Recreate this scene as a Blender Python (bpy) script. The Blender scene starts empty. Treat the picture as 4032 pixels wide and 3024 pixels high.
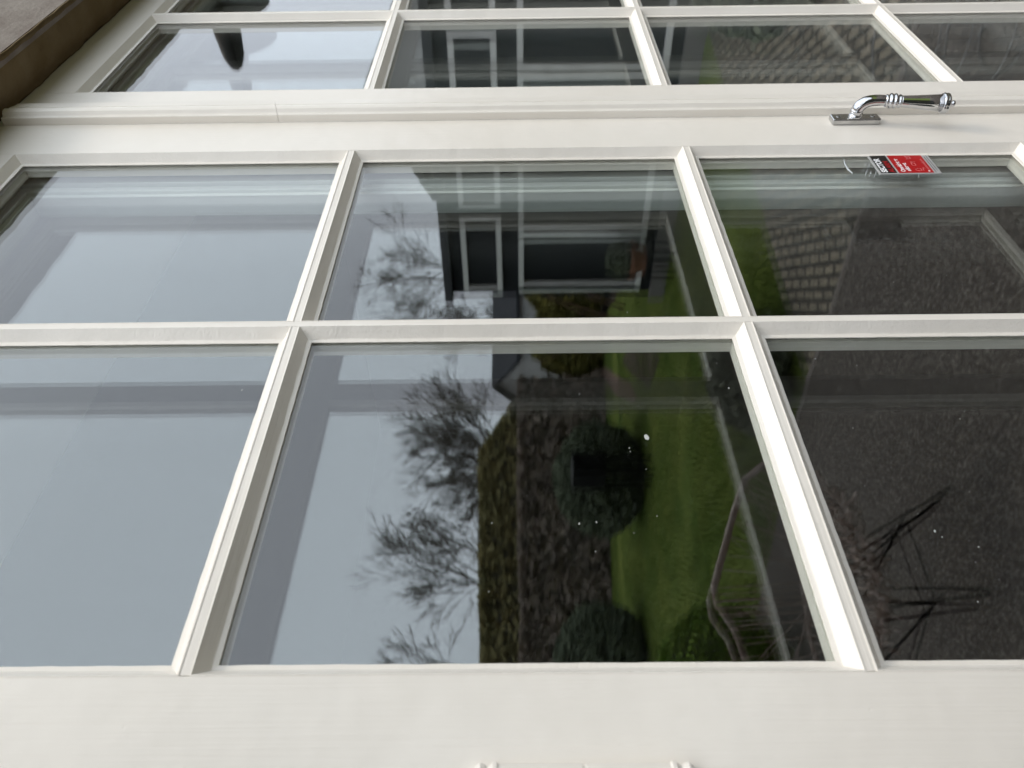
import bpy, bmesh, math, random
from mathutils import Vector, Matrix, noise

random.seed(7)
S = bpy.context.scene
COL = S.collection
R = math.radians
ZC = 1.55                      # eye height of the photographer above the paving

# ---------------------------------------------------------------- camera
cd = bpy.data.cameras.new('camera')
cam = bpy.data.objects.new('camera', cd)
COL.objects.link(cam)
S.camera = cam
right = Vector((-0.0012182, 0.0122991, -0.9999236))
up = Vector((0.6965100, -0.7174818, -0.0096736))
fwd = Vector((0.7175460, 0.6964686, 0.0076924))
m = Matrix((right, up, -fwd)).transposed().to_4x4()
m.translation = Vector((0, -0.45, ZC))
cam.matrix_world = m
cd.sensor_width = 36
cd.lens = 26.607
cd.clip_start = 0.02
cd.clip_end = 2000
cd.dof.use_dof = True
cd.dof.focus_distance = 0.80
cd.dof.aperture_fstop = 8.5

# ---------------------------------------------------------------- light
w = bpy.data.worlds.new('World')
S.world = w
w.use_nodes = True
nt = w.node_tree
nt.nodes.clear()
sky = nt.nodes.new('ShaderNodeTexSky')
sky.sky_type = 'NISHITA'
sky.sun_disc = False
sky.sun_elevation = R(48)
sky.sun_rotation = R(215)
sky.air_density = 1.0
sky.dust_density = 6.0
sky.ozone_density = 1.0
hs = nt.nodes.new('ShaderNodeHueSaturation')
hs.inputs['Saturation'].default_value = 0.33
mixw = nt.nodes.new('ShaderNodeMix')
mixw.data_type = 'RGBA'
mixw.inputs['Factor'].default_value = 0.72
mixw.inputs['B'].default_value = (18.4, 20.2, 22.4, 1)      # even overcast cloud layer
bg = nt.nodes.new('ShaderNodeBackground')
bg.inputs['Strength'].default_value = 0.10
wo = nt.nodes.new('ShaderNodeOutputWorld')
nt.links.new(sky.outputs[0], hs.inputs['Color'])
nt.links.new(hs.outputs[0], mixw.inputs['A'])
nt.links.new(mixw.outputs['Result'], bg.inputs['Color'])
nt.links.new(bg.outputs[0], wo.inputs['Surface'])

sd = bpy.data.lights.new('sun', 'SUN')
sd.energy = 1.15
sd.angle = R(14)
sd.color = (1.0, 0.88, 0.72)
sun = bpy.data.objects.new('sun', sd)
COL.objects.link(sun)
# light comes from outside (-Y) and high up
sun.rotation_euler = Vector((-0.22, 0.60, -1.00)).to_track_quat('-Z', 'Y').to_euler()

S.view_settings.view_transform = 'Standard'
S.view_settings.look = 'None'
S.view_settings.exposure = 0.0
S.view_settings.gamma = 1.0
S.render.engine = 'CYCLES'
S.cycles.use_denoising = True
S.cycles.max_bounces = 14
S.cycles.transparent_max_bounces = 40
S.cycles.glossy_bounces = 8
S.cycles.diffuse_bounces = 5
S.cycles.transmission_bounces = 12
S.cycles.sample_clamp_indirect = 6

# ---------------------------------------------------------------- materials
def new_mat(name):
    mt = bpy.data.materials.new(name)
    mt.use_nodes = True
    t = mt.node_tree
    t.nodes.clear()
    return mt, t

def N(t, typ, **kw):
    n = t.nodes.new(typ)
    for k, v in kw.items():
        if k in n.inputs.keys():
            n.inputs[k].default_value = v
        else:
            setattr(n, k, v)
    return n

def principled(name, color, rough=0.5, metal=0.0, var=None, scale=(8, 8, 8), detail=4.0,
               bump=0.0, bscale=(40, 40, 40), spec=0.5, lo=0.35, hi=0.65, rvar=0.0, bdist=0.001):
    mt, t = new_mat(name)
    out = N(t, 'ShaderNodeOutputMaterial')
    p = N(t, 'ShaderNodeBsdfPrincipled')
    p.inputs['Base Color'].default_value = (*color, 1)
    p.inputs['Roughness'].default_value = rough
    p.inputs['Metallic'].default_value = metal
    p.inputs['Specular IOR Level'].default_value = spec
    t.links.new(p.outputs[0], out.inputs['Surface'])
    tc = N(t, 'ShaderNodeTexCoord')
    if var is not None:
        mp = N(t, 'ShaderNodeMapping'); mp.inputs['Scale'].default_value = scale
        t.links.new(tc.outputs['Object'], mp.inputs['Vector'])
        nz = N(t, 'ShaderNodeTexNoise'); nz.inputs['Scale'].default_value = 1.0
        nz.inputs['Detail'].default_value = detail
        t.links.new(mp.outputs[0], nz.inputs['Vector'])
        rp = N(t, 'ShaderNodeValToRGB')
        rp.color_ramp.elements[0].position = lo
        rp.color_ramp.elements[0].color = (*color, 1)
        rp.color_ramp.elements[1].position = hi
        rp.color_ramp.elements[1].color = (*var, 1)
        t.links.new(nz.outputs['Fac'], rp.inputs[0])
        t.links.new(rp.outputs[0], p.inputs['Base Color'])
        if rvar:
            mr = N(t, 'ShaderNodeMapRange')
            mr.inputs['To Min'].default_value = rough - rvar
            mr.inputs['To Max'].default_value = rough + rvar
            t.links.new(nz.outputs['Fac'], mr.inputs['Value'])
            t.links.new(mr.outputs[0], p.inputs['Roughness'])
    if bump:
        mp2 = N(t, 'ShaderNodeMapping'); mp2.inputs['Scale'].default_value = bscale
        t.links.new(tc.outputs['Object'], mp2.inputs['Vector'])
        nb = N(t, 'ShaderNodeTexNoise'); nb.inputs['Scale'].default_value = 1.0
        nb.inputs['Detail'].default_value = 5.0
        t.links.new(mp2.outputs[0], nb.inputs['Vector'])
        b = N(t, 'ShaderNodeBump'); b.inputs['Strength'].default_value = bump
        b.inputs['Distance'].default_value = bdist
        t.links.new(nb.outputs['Fac'], b.inputs['Height'])
        t.links.new(b.outputs[0], p.inputs['Normal'])
    return mt

def paint(name, grain):
    """hand brushed off-white gloss paint; grain = 'x', 'z': direction of the brush strokes"""
    mt, t = new_mat(name)
    out = N(t, 'ShaderNodeOutputMaterial')
    p = N(t, 'ShaderNodeBsdfPrincipled')
    p.inputs['Roughness'].default_value = 0.36
    t.links.new(p.outputs[0], out.inputs['Surface'])
    tc = N(t, 'ShaderNodeTexCoord')
    # brush strokes
    mp = N(t, 'ShaderNodeMapping')
    mp.inputs['Scale'].default_value = (7, 420, 420) if grain == 'x' else (420, 420, 7)
    t.links.new(tc.outputs['Object'], mp.inputs['Vector'])
    n1 = N(t, 'ShaderNodeTexNoise', Scale=1.0, Detail=3.0)
    t.links.new(mp.outputs[0], n1.inputs['Vector'])
    # sagging unevenness of the film
    n2 = N(t, 'ShaderNodeTexNoise', Scale=26.0, Detail=2.0)
    t.links.new(tc.outputs['Object'], n2.inputs['Vector'])
    # small knocks and filled holes
    vo = N(t, 'ShaderNodeTexVoronoi', Scale=31.0)
    t.links.new(tc.outputs['Object'], vo.inputs['Vector'])
    rp = N(t, 'ShaderNodeMapRange')
    rp.inputs['From Min'].default_value = 0.0
    rp.inputs['From Max'].default_value = 0.045
    rp.inputs['To Min'].default_value = 0.0
    rp.inputs['To Max'].default_value = 1.0
    t.links.new(vo.outputs['Distance'], rp.inputs['Value'])
    b1 = N(t, 'ShaderNodeBump', Strength=0.75, Distance=0.0005)
    t.links.new(n1.outputs['Fac'], b1.inputs['Height'])
    b2 = N(t, 'ShaderNodeBump', Strength=0.60, Distance=0.0020)
    t.links.new(n2.outputs['Fac'], b2.inputs['Height'])
    t.links.new(b1.outputs[0], b2.inputs['Normal'])
    b3 = N(t, 'ShaderNodeBump', Strength=0.4, Distance=0.0005)
    t.links.new(rp.outputs[0], b3.inputs['Height'])
    t.links.new(b2.outputs[0], b3.inputs['Normal'])
    t.links.new(b3.outputs[0], p.inputs['Normal'])
    n3 = N(t, 'ShaderNodeTexNoise', Scale=5.0, Detail=6.0)
    t.links.new(tc.outputs['Object'], n3.inputs['Vector'])
    cr = N(t, 'ShaderNodeValToRGB')
    cr.color_ramp.elements[0].position = 0.3
    cr.color_ramp.elements[0].color = (0.822, 0.770, 0.692, 1)
    cr.color_ramp.elements[1].position = 0.62
    cr.color_ramp.elements[1].color = (0.855, 0.808, 0.738, 1)
    t.links.new(n3.outputs['Fac'], cr.inputs[0])
    t.links.new(cr.outputs[0], p.inputs['Base Color'])
    return mt

def glass_mat(name, tint=(0.945, 0.965, 0.955), wave=0.10, seed=0.0, f0=0.062):
    """window glass: every surface mirrors by its angle and lets the rest through"""
    mt, t = new_mat(name)
    out = N(t, 'ShaderNodeOutputMaterial')
    ge = N(t, 'ShaderNodeNewGeometry')
    dot = N(t, 'ShaderNodeVectorMath', operation='DOT_PRODUCT')
    t.links.new(ge.outputs['Normal'], dot.inputs[0])
    t.links.new(ge.outputs['Incoming'], dot.inputs[1])
    ab = N(t, 'ShaderNodeMath', operation='ABSOLUTE')
    t.links.new(dot.outputs['Value'], ab.inputs[0])
    om = N(t, 'ShaderNodeMath', operation='SUBTRACT'); om.inputs[0].default_value = 1.0
    t.links.new(ab.outputs[0], om.inputs[1])
    pw = N(t, 'ShaderNodeMath', operation='POWER'); pw.inputs[1].default_value = 4.6
    t.links.new(om.outputs[0], pw.inputs[0])
    ma = N(t, 'ShaderNodeMath', operation='MULTIPLY_ADD')
    ma.inputs[1].default_value = 0.92 - f0; ma.inputs[2].default_value = f0
    t.links.new(pw.outputs[0], ma.inputs[0])
    gl = N(t, 'ShaderNodeBsdfGlossy'); gl.inputs['Roughness'].default_value = 0.0
    gl.inputs['Color'].default_value = (1.0, 0.982, 1.0, 1)
    tr = N(t, 'ShaderNodeBsdfTransparent'); tr.inputs['Color'].default_value = (*tint, 1)
    mx = N(t, 'ShaderNodeMixShader')
    t.links.new(ma.outputs[0], mx.inputs[0])
    t.links.new(tr.outputs[0], mx.inputs[1])
    t.links.new(gl.outputs[0], mx.inputs[2])
    tc = N(t, 'ShaderNodeTexCoord')
    mp = N(t, 'ShaderNodeMapping')
    mp.inputs['Scale'].default_value = (34, 1, 5)
    mp.inputs['Location'].default_value = (seed, 0, seed)
    t.links.new(tc.outputs['Object'], mp.inputs['Vector'])
    nz = N(t, 'ShaderNodeTexNoise', Scale=1.0, Detail=1.5)
    t.links.new(mp.outputs[0], nz.inputs['Vector'])
    b = N(t, 'ShaderNodeBump', Strength=wave, Distance=0.0004)
    t.links.new(nz.outputs['Fac'], b.inputs['Height'])
    t.links.new(b.outputs[0], gl.inputs['Normal'])
    t.links.new(mx.outputs[0], out.inputs['Surface'])
    return mt

PX = paint('paint_along_x', 'x')
PZ = paint('paint_along_z', 'z')
PIN = principled('inner_paint', (0.80, 0.81, 0.79), 0.45, bump=0.2, bscale=(60, 60, 8))
GLASS = glass_mat('window_glass', wave=0.11)
GLASS2 = glass_mat('inner_glass', wave=0.07, seed=3.0, f0=0.10)
CHROME = principled('polished_chrome', (0.68, 0.68, 0.69), 0.07, 1.0, var=(0.58, 0.58, 0.59), scale=(60, 60, 60), rvar=0.03)
SATIN = principled('worn_chrome', (0.62, 0.62, 0.62), 0.24, 1.0, var=(0.5, 0.5, 0.5), scale=(90, 90, 90), rvar=0.06, bump=0.1, bscale=(300, 300, 300))
PLASTER = principled('wall_plaster', (0.185, 0.155, 0.132), 0.9, var=(0.255, 0.225, 0.195), scale=(22, 22, 22), detail=8,
                     bump=0.8, bscale=(160, 160, 160), bdist=0.0022, spec=0.12)
SOFFIT = principled('bare_mortar', (0.150, 0.108, 0.052), 0.92, var=(0.200, 0.150, 0.085), scale=(16, 16, 16), detail=8,
                    bump=1.0, bscale=(90, 90, 90), bdist=0.003, spec=0.12)
PAVER = principled('patio_slate', (0.072, 0.062, 0.055), 0.8, var=(0.36, 0.33, 0.29), scale=(62, 62, 62), detail=6,
                   bump=0.25, bscale=(60, 60, 60), bdist=0.004, lo=0.48, hi=0.82, spec=0.12)
LAWN = principled('lawn_grass', (0.062, 0.105, 0.015), 0.9, var=(0.16, 0.19, 0.04), scale=(1.3, 1.3, 1.3), detail=9, bump=1.0, bscale=(30, 30, 30), bdist=0.03, lo=0.32, hi=0.68, spec=0.12)
SOIL = principled('soil', (0.050, 0.040, 0.030), 0.95, var=(0.10, 0.080, 0.060), scale=(5, 5, 5), detail=8, bump=1, bscale=(12, 12, 12), bdist=0.05, spec=0.12)
DARKWALL = principled('dark_boards', (0.010, 0.012, 0.014), 0.6, var=(0.017, 0.019, 0.021), scale=(3, 60, 3), spec=0.12)
FRAMEW = principled('grey_white_frame', (0.62, 0.62, 0.60), 0.5, var=(0.72, 0.72, 0.70), scale=(9, 9, 9))
BARK = principled('bark', (0.085, 0.075, 0.058), 0.9, var=(0.045, 0.04, 0.032), scale=(9, 9, 3), spec=0.12)
TWIG = principled('twigs', (0.100, 0.088, 0.068), 0.9, spec=0.12)
LEAFD = principled('yew_leaf', (0.105, 0.125, 0.082), 0.7, var=(0.19, 0.21, 0.14), scale=(7, 7, 7), lo=0.4, hi=0.7, spec=0.12)
LEAFO = principled('beech_leaf', (0.33, 0.28, 0.135), 0.8, var=(0.21, 0.195, 0.095), scale=(3, 3, 3), lo=0.35, hi=0.7, spec=0.12)
LEAFY = principled('shrub_leaf', (0.210, 0.180, 0.045), 0.8, var=(0.110, 0.110, 0.035), scale=(5, 5, 5), spec=0.12)
LEAFB = principled('dry_leaf', (0.36, 0.29, 0.24), 0.85, var=(0.17, 0.14, 0.115), scale=(4, 4, 4), lo=0.35, hi=0.65, spec=0.12)
BRICK = principled('red_brick', (0.20, 0.075, 0.05), 0.85, var=(0.13, 0.055, 0.04), scale=(4, 4, 14), spec=0.12)
ROOFM = principled('slate_roof', (0.030, 0.032, 0.038), 0.6, var=(0.05, 0.05, 0.055), scale=(6, 6, 6), spec=0.12)
WHITEWALL = principled('white_render', (0.55, 0.55, 0.53), 0.8, var=(0.45, 0.45, 0.43), scale=(3, 3, 3))
RUST = principled('rusty_wire', (0.34, 0.25, 0.21), 0.65, var=(0.60, 0.52, 0.47), scale=(20, 20, 20), lo=0.4, hi=0.6, spec=0.12)
LEGM = principled('black_wire', (0.008, 0.008, 0.009), 0.6, spec=0.12)
BLACK = principled('black_metal', (0.006, 0.006, 0.006), 0.5, spec=0.12)
TERRA = principled('terracotta', (0.24, 0.105, 0.058), 0.8, var=(0.18, 0.08, 0.045), scale=(12, 12, 12))
ROOMM = principled('room_wall', (0.12, 0.115, 0.11), 0.9, var=(0.13, 0.125, 0.12), scale=(2, 2, 2), spec=0.12)
ROOMF = principled('room_floor', (0.05, 0.035, 0.022), 0.6, var=(0.07, 0.05, 0.03), scale=(20, 2, 2), spec=0.12)
REVEAL = principled('reveal_white', (0.74, 0.74, 0.76), 0.7, bump=0.2, bscale=(20, 20, 20))
WOOD = principled('weathered_wood', (0.16, 0.10, 0.065), 0.85, var=(0.10, 0.065, 0.045), scale=(10, 10, 2), spec=0.12)
WBALL = principled('white_plastic', (0.7, 0.72, 0.7), 0.4)
SPECK = principled('dust', (0.55, 0.56, 0.54), 0.9)

def window_dark(name):
    mt = principled(name, (0.035, 0.042, 0.042), 0.02)
    return mt
DARKGLASS = window_dark('dark_window_glass')

# brick paving material
def cobble():
    mt, t = new_mat('cobble_paving')
    out = N(t, 'ShaderNodeOutputMaterial'); p = N(t, 'ShaderNodeBsdfPrincipled', Roughness=0.8)
    t.links.new(p.outputs[0], out.inputs['Surface'])
    tc = N(t, 'ShaderNodeTexCoord')
    mp = N(t, 'ShaderNodeMapping'); mp.inputs['Rotation'].default_value = (0, 0, R(38))
    t.links.new(tc.outputs['Object'], mp.inputs['Vector'])
    br = N(t, 'ShaderNodeTexBrick')
    br.inputs['Scale'].default_value = 1.0
    br.inputs['Brick Width'].default_value = 0.125
    br.inputs['Row Height'].default_value = 0.062
    br.inputs['Mortar Size'].default_value = 0.012
    br.inputs['Color1'].default_value = (0.27, 0.24, 0.185, 1)
    br.inputs['Color2'].default_value = (0.16, 0.145, 0.12, 1)
    br.inputs['Mortar'].default_value = (0.055, 0.050, 0.040, 1)
    t.links.new(mp.outputs[0], br.inputs['Vector'])
    nz = N(t, 'ShaderNodeTexNoise', Scale=9.0, Detail=7.0)
    t.links.new(tc.outputs['Object'], nz.inputs['Vector'])
    mx = N(t, 'ShaderNodeMix', data_type='RGBA', blend_type='MULTIPLY')
    mx.inputs['Factor'].default_value = 0.75
    t.links.new(br.outputs['Color'], mx.inputs['A'])
    cr = N(t, 'ShaderNodeValToRGB')
    cr.color_ramp.elements[0].position = 0.3; cr.color_ramp.elements[0].color = (0.3, 0.28, 0.25, 1)
    cr.color_ramp.elements[1].position = 0.7; cr.color_ramp.elements[1].color = (1.3, 1.25, 1.15, 1)
    t.links.new(nz.outputs['Fac'], cr.inputs[0])
    t.links.new(cr.outputs[0], mx.inputs['B'])
    t.links.new(mx.outputs['Result'], p.inputs['Base Color'])
    b = N(t, 'ShaderNodeBump', Strength=0.8, Distance=0.01)
    t.links.new(br.outputs['Fac'], b.inputs['Height']); b.invert = True
    t.links.new(b.outputs[0], p.inputs['Normal'])
    return mt
COBBLE = cobble()

# ---------------------------------------------------------------- helpers
class MB:
    def __init__(s):
        s.v = []; s.f = []
    def box(s, x0, x1, y0, y1, z0, z1):
        b = len(s.v)
        for z in (z0, z1):
            for y in (y0, y1):
                for x in (x0, x1):
                    s.v.append((x, y, z))
        for q in ((0, 2, 3, 1), (4, 5, 7, 6), (0, 1, 5, 4), (2, 6, 7, 3), (0, 4, 6, 2), (1, 3, 7, 5)):
            s.f.append([b + i for i in q])
    def poly_prism(s, pts, z0, z1):
        b = len(s.v); n = len(pts)
        for z in (z0, z1):
            for p in pts: s.v.append((p[0], p[1], z))
        s.f.append([b + i for i in range(n)][::-1]); s.f.append([b + n + i for i in range(n)])
        for i in range(n):
            j = (i + 1) % n
            s.f.append([b + i, b + j, b + n + j, b + n + i])
    def tube(s, pts, rads, seg=5, cap=True):
        pts = [Vector(p) for p in pts]
        if not hasattr(rads, '__len__'): rads = [rads] * len(pts)
        rings = []
        ref = Vector((0.13, 0.31, 0.94))
        prev = None
        for i, p in enumerate(pts):
            d = (pts[min(i + 1, len(pts) - 1)] - pts[max(i - 1, 0)])
            if d.length < 1e-9: d = Vector((0, 0, 1))
            d.normalize()
            if prev is None:
                a = d.cross(ref)
                if a.length < 0.1: a = d.cross(Vector((1, 0, 0)))
            else:
                a = prev - d * prev.dot(d)
                if a.length < 1e-6: a = d.cross(ref)
            a.normalize(); prev = a
            bb = d.cross(a)
            b0 = len(s.v)
            for k in range(seg):
                t = 2 * math.pi * k / seg
                s.v.append(tuple(p + (a * math.cos(t) + bb * math.sin(t)) * rads[i]))
            rings.append(b0)
        for i in range(len(rings) - 1):
            for k in range(seg):
                j = (k + 1) % seg
                s.f.append([rings[i] + k, rings[i] + j, rings[i + 1] + j, rings[i + 1] + k])
        if cap:
            s.f.append([rings[0] + k for k in range(seg)][::-1])
            s.f.append([rings[-1] + k for k in range(seg)])
    def lathe(s, o, axis, prof, seg=28, flat=(1, 1)):
        """prof: list of (distance along axis, radius)"""
        o = Vector(o); ax = Vector(axis).normalized()
        a = ax.cross(Vector((0, 1, 0)));
        if a.length < 0.1: a = ax.cross(Vector((1, 0, 0)))
        a.normalize(); b_ = ax.cross(a)
        rings = []
        for (h, r) in prof:
            r = max(r, 1e-5); b0 = len(s.v)
            for k in range(seg):
                t = 2 * math.pi * k / seg
                s.v.append(tuple(o + ax * h + a * math.cos(t) * r * flat[0] + b_ * math.sin(t) * r * flat[1]))
            rings.append(b0)
        for i in range(len(rings) - 1):
            for k in range(seg):
                j = (k + 1) % seg
                s.f.append([rings[i] + k, rings[i] + j, rings[i + 1] + j, rings[i + 1] + k])
        s.f.append([rings[0] + k for k in range(seg)][::-1])
        s.f.append([rings[-1] + k for k in range(seg)])
    def quad(s, c, u, v):
        b = len(s.v); c = Vector(c)
        for q in (c - u - v, c + u - v, c + u + v, c - u + v): s.v.append(tuple(q))
        s.f.append([b, b + 1, b + 2, b + 3])
    def build(s, name, mat, parent=None, bevel=0.0, smooth=False, seg=2, auto=None):
        me = bpy.data.meshes.new(name)
        me.from_pydata(s.v, [], s.f)
        bm = bmesh.new(); bm.from_mesh(me)
        bmesh.ops.recalc_face_normals(bm, faces=bm.faces)
        bm.to_mesh(me); bm.free()
        me.materials.append(mat)
        o = bpy.data.objects.new(name, me)
        COL.objects.link(o)
        if parent is not None:
            o.parent = parent
            o.matrix_parent_inverse = Matrix.Translation(-parent.location)
        if bevel:
            md = o.modifiers.new('bevel', 'BEVEL'); md.width = bevel; md.segments = seg
            md.limit_method = 'ANGLE'; md.angle_limit = R(35)
        if smooth:
            for p in me.polygons: p.use_smooth = True
            if auto:
                md = o.modifiers.new('ws', 'WEIGHTED_NORMAL')
        return o

def tag(o, label, cat, group=None, kind=None):
    if kind: o['kind'] = kind
    if label: o['label'] = label
    if cat: o['category'] = cat
    if group: o['group'] = group
    return o

def thing(name, loc, label, cat, group=None):
    o = bpy.data.objects.new(name, None)
    o.location = loc
    o.empty_display_size = 0.1
    COL.objects.link(o)
    return tag(o, label, cat, group)

def struct(o):
    o['kind'] = 'structure'
    return o

def copy_tree(o, parent=None):
    c = o.copy(); COL.objects.link(c)
    if parent is not None: c.parent = parent
    for ch in list(o.children): copy_tree(ch, c)
    return c

Z = lambda r: r + ZC            # height relative to the eye -> height above the paving

# ---------------------------------------------------------------- setting: ground
g = MB(); g.box(-150, 150, -150, 60, -0.6, -0.05)
struct(g.build('ground', SOIL))
LAWN_OUT = [(2.2, -5.2), (2.85, -2.65), (2.90, -2.30), (3.35, -2.21), (4.31, -2.05), (6.30, -1.72), (7.6, -4.5), (10.6, -8.2),
            (10.2, -9.1), (8.6, -9.9), (7.6, -11.2), (6.4, -12.5), (3.0, -14.2), (-6, -15.5), (-6, -5.2)]
g = MB(); g.poly_prism(LAWN_OUT, -0.06, 0.0)
struct(g.build('lawn', LAWN))
g = MB(); g.poly_prism([(-6, -5.2), (2.2, -5.2), (2.85, -2.65), (2.9, -2.3), (2.90, -1.87), (2.95, -1.37), (3.1, -0.0745), (-6, -0.0745)], -0.06, 0.004)
struct(g.build('patio_paving', PAVER))
g = MB(); g.poly_prism([(3.104, -0.0745), (2.954, -1.37), (2.904, -1.87), (2.904, -2.29), (3.35, -2.205), (4.31, -2.045), (6.395, -1.71), (6.395, -0.0745)], -0.06, 0.006)
struct(g.build('cobbled_path', COBBLE))
g = MB(); g.poly_prism([(6.95, -6.55), (7.4, -6.75), (9.0, -7.95), (10.3, -9.0), (10.05, -9.15), (8.4, -7.95), (7.1, -6.8)], -0.05, 0.005)
struct(g.build('garden_path', principled('pinkish_gravel', (0.24, 0.165, 0.125), 0.9, var=(0.15, 0.11, 0.09), scale=(9, 9, 9), spec=0.1)))
g = MB(); g.poly_prism([(7.75, -6.2), (6.35, -5.05), (6.10, -5.0), (6.35, -5.8), (7.0, -6.25), (8.3, -7.1)], -0.05, 0.006)
struct(g.build('flower_bed', SOIL))
# thin pale edging between the slate and the cobbles
g = MB(); g.tube([(3.102, -0.07, 0.004), (2.952, -1.37, 0.004), (2.902, -1.87, 0.004), (2.90, -2.30, 0.004), (2.85, -2.66, 0.004)], 0.016, 6)
struct(g.build('path_edging', principled('edging_stone', (0.20, 0.175, 0.155), 0.8)))

# ---------------------------------------------------------------- setting: house wall round the opening
OX0, OX1, OZ1 = 0.04, 1.93, Z(0.705)
YO, ZO = -0.0735, Z(0.680)
g = MB()
g.box(-4.0, OX0, -0.073, 0.30, -0.05, 4.4)
g.box(OX1, 6.39, -0.073, 0.30, -0.05, 4.4)
g.box(OX0, OX1, -0.073, -0.058, ZO + 0.005, 4.4)
g.box(OX0, OX1, -0.058, -0.01, OZ1 + 0.001, 4.4)
g.box(OX0, OX1, -0.01, 0.30, OZ1 + 0.0045, 4.4)
wall = g.build('house_wall', PLASTER)
tag(wall, 'grey brown roughly plastered house wall around the white double door', 'wall')
# underside of the lintel: bare brown mortar with a ragged edge against the door frame
g = MB()
nx = 190; b0 = 0
for i in range(nx + 1):
    x = OX0 + 0.002 + (OX1 - OX0 - 0.004) * i / nx
    e = 0.0045 * noise.noise(Vector((x * 11, 3.1, 0))) + 0.004 * noise.noise(Vector((x * 42, 7.7, 0))) + 0.0018 * noise.noise(Vector((x * 150, 1.7, 0)))
    drop = max(0.0006, 0.004 + e)
    yo = YO + 0.003 * noise.noise(Vector((x * 30, 9.0, 0)))
    g.v += [(x, yo, ZO), (x, -0.055, ZO + 0.010 + 0.0015 * noise.noise(Vector((x * 40, 2, 0)))),
            (x, -0.025, OZ1 - 0.013 + 0.002 * noise.noise(Vector((x * 25, 5, 0)))), (x, -0.004, OZ1 - 0.0020),
            (x, -0.0018, OZ1 - drop), (x, 0.0015, OZ1 - drop), (x, 0.002, OZ1 + 0.004), (x, yo + 0.001, ZO + 0.004)]
for i in range(nx):
    a = i * 8
    for k in range(8):
        l = (k + 1) % 8
        g.f.append([a + k, a + l, a + 8 + l, a + 8 + k])
g.f.append([0, 1, 2, 3, 4, 5, 6, 7]); g.f.append([nx * 8 + k for k in range(8)][::-1])
lin = g.build('lintel_mortar', SOFFIT, wall, smooth=True)
lin['label'] = 'bare brown mortar under the lintel with a ragged edge'
# inner reveal lining of the thick wall
g = MB()
g.box(OX0 + 0.0, OX1, 0.085, 0.42, OZ1 - 0.012, OZ1 - 0.0005)
g.box(OX0 + 0.0005, OX0 + 0.015, 0.085, 0.42, 0.0, OZ1 - 0.013)
g.box(OX1 - 0.015, OX1 - 0.0005, 0.085, 0.42, 0.0, OZ1 - 0.013)
g.build('reveal_lining', REVEAL, wall)
# room behind
g = MB()
g.box(-3, 5, 5.0, 5.1, 0.0, 2.9)
g.box(-3.1, -3, 0.30, 5.1, 0.0, 2.9)
g.box(5, 5.1, 0.30, 5.1, 0.0, 2.9)
struct(g.build('room_wall', ROOMM))
g = MB(); g.box(-3.1, 5.1, 0.0, 5.1, -0.05, 0.0)
struct(g.build('room_floor', ROOMF))
g = MB(); g.box(-3.1, 5.1, 0.301, 5.1, 2.901, 3.0)
struct(g.build('room_ceiling', ROOMM))

# ---------------------------------------------------------------- door frame
fr = thing('door_frame', (0.98, 0.04, 0.0), 'white painted frame around the double door, under the brown lintel', 'door frame')
g = MB(); g.box(OX0 + 0.001, 0.1475, 0.004, 0.084, 0.0, OZ1 - 0.0045)
g.build('jamb', PZ, fr, bevel=0.0015)
g = MB(); g.box(1.822, OX1 - 0.001, 0.004, 0.084, 0.0, OZ1 - 0.0045)
g.build('jamb', PZ, fr, bevel=0.0015)
g = MB(); g.box(0.148, 1.8215, 0.0025, 0.084, Z(0.6905), OZ1 - 0.003)
g.build('head', PX, fr, bevel=0.001)
g = MB(); g.box(0.148, 1.8215, 0.0045, 0.084, 0.0, 0.045)
g.build('threshold', PX, fr, bevel=0.002)

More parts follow.
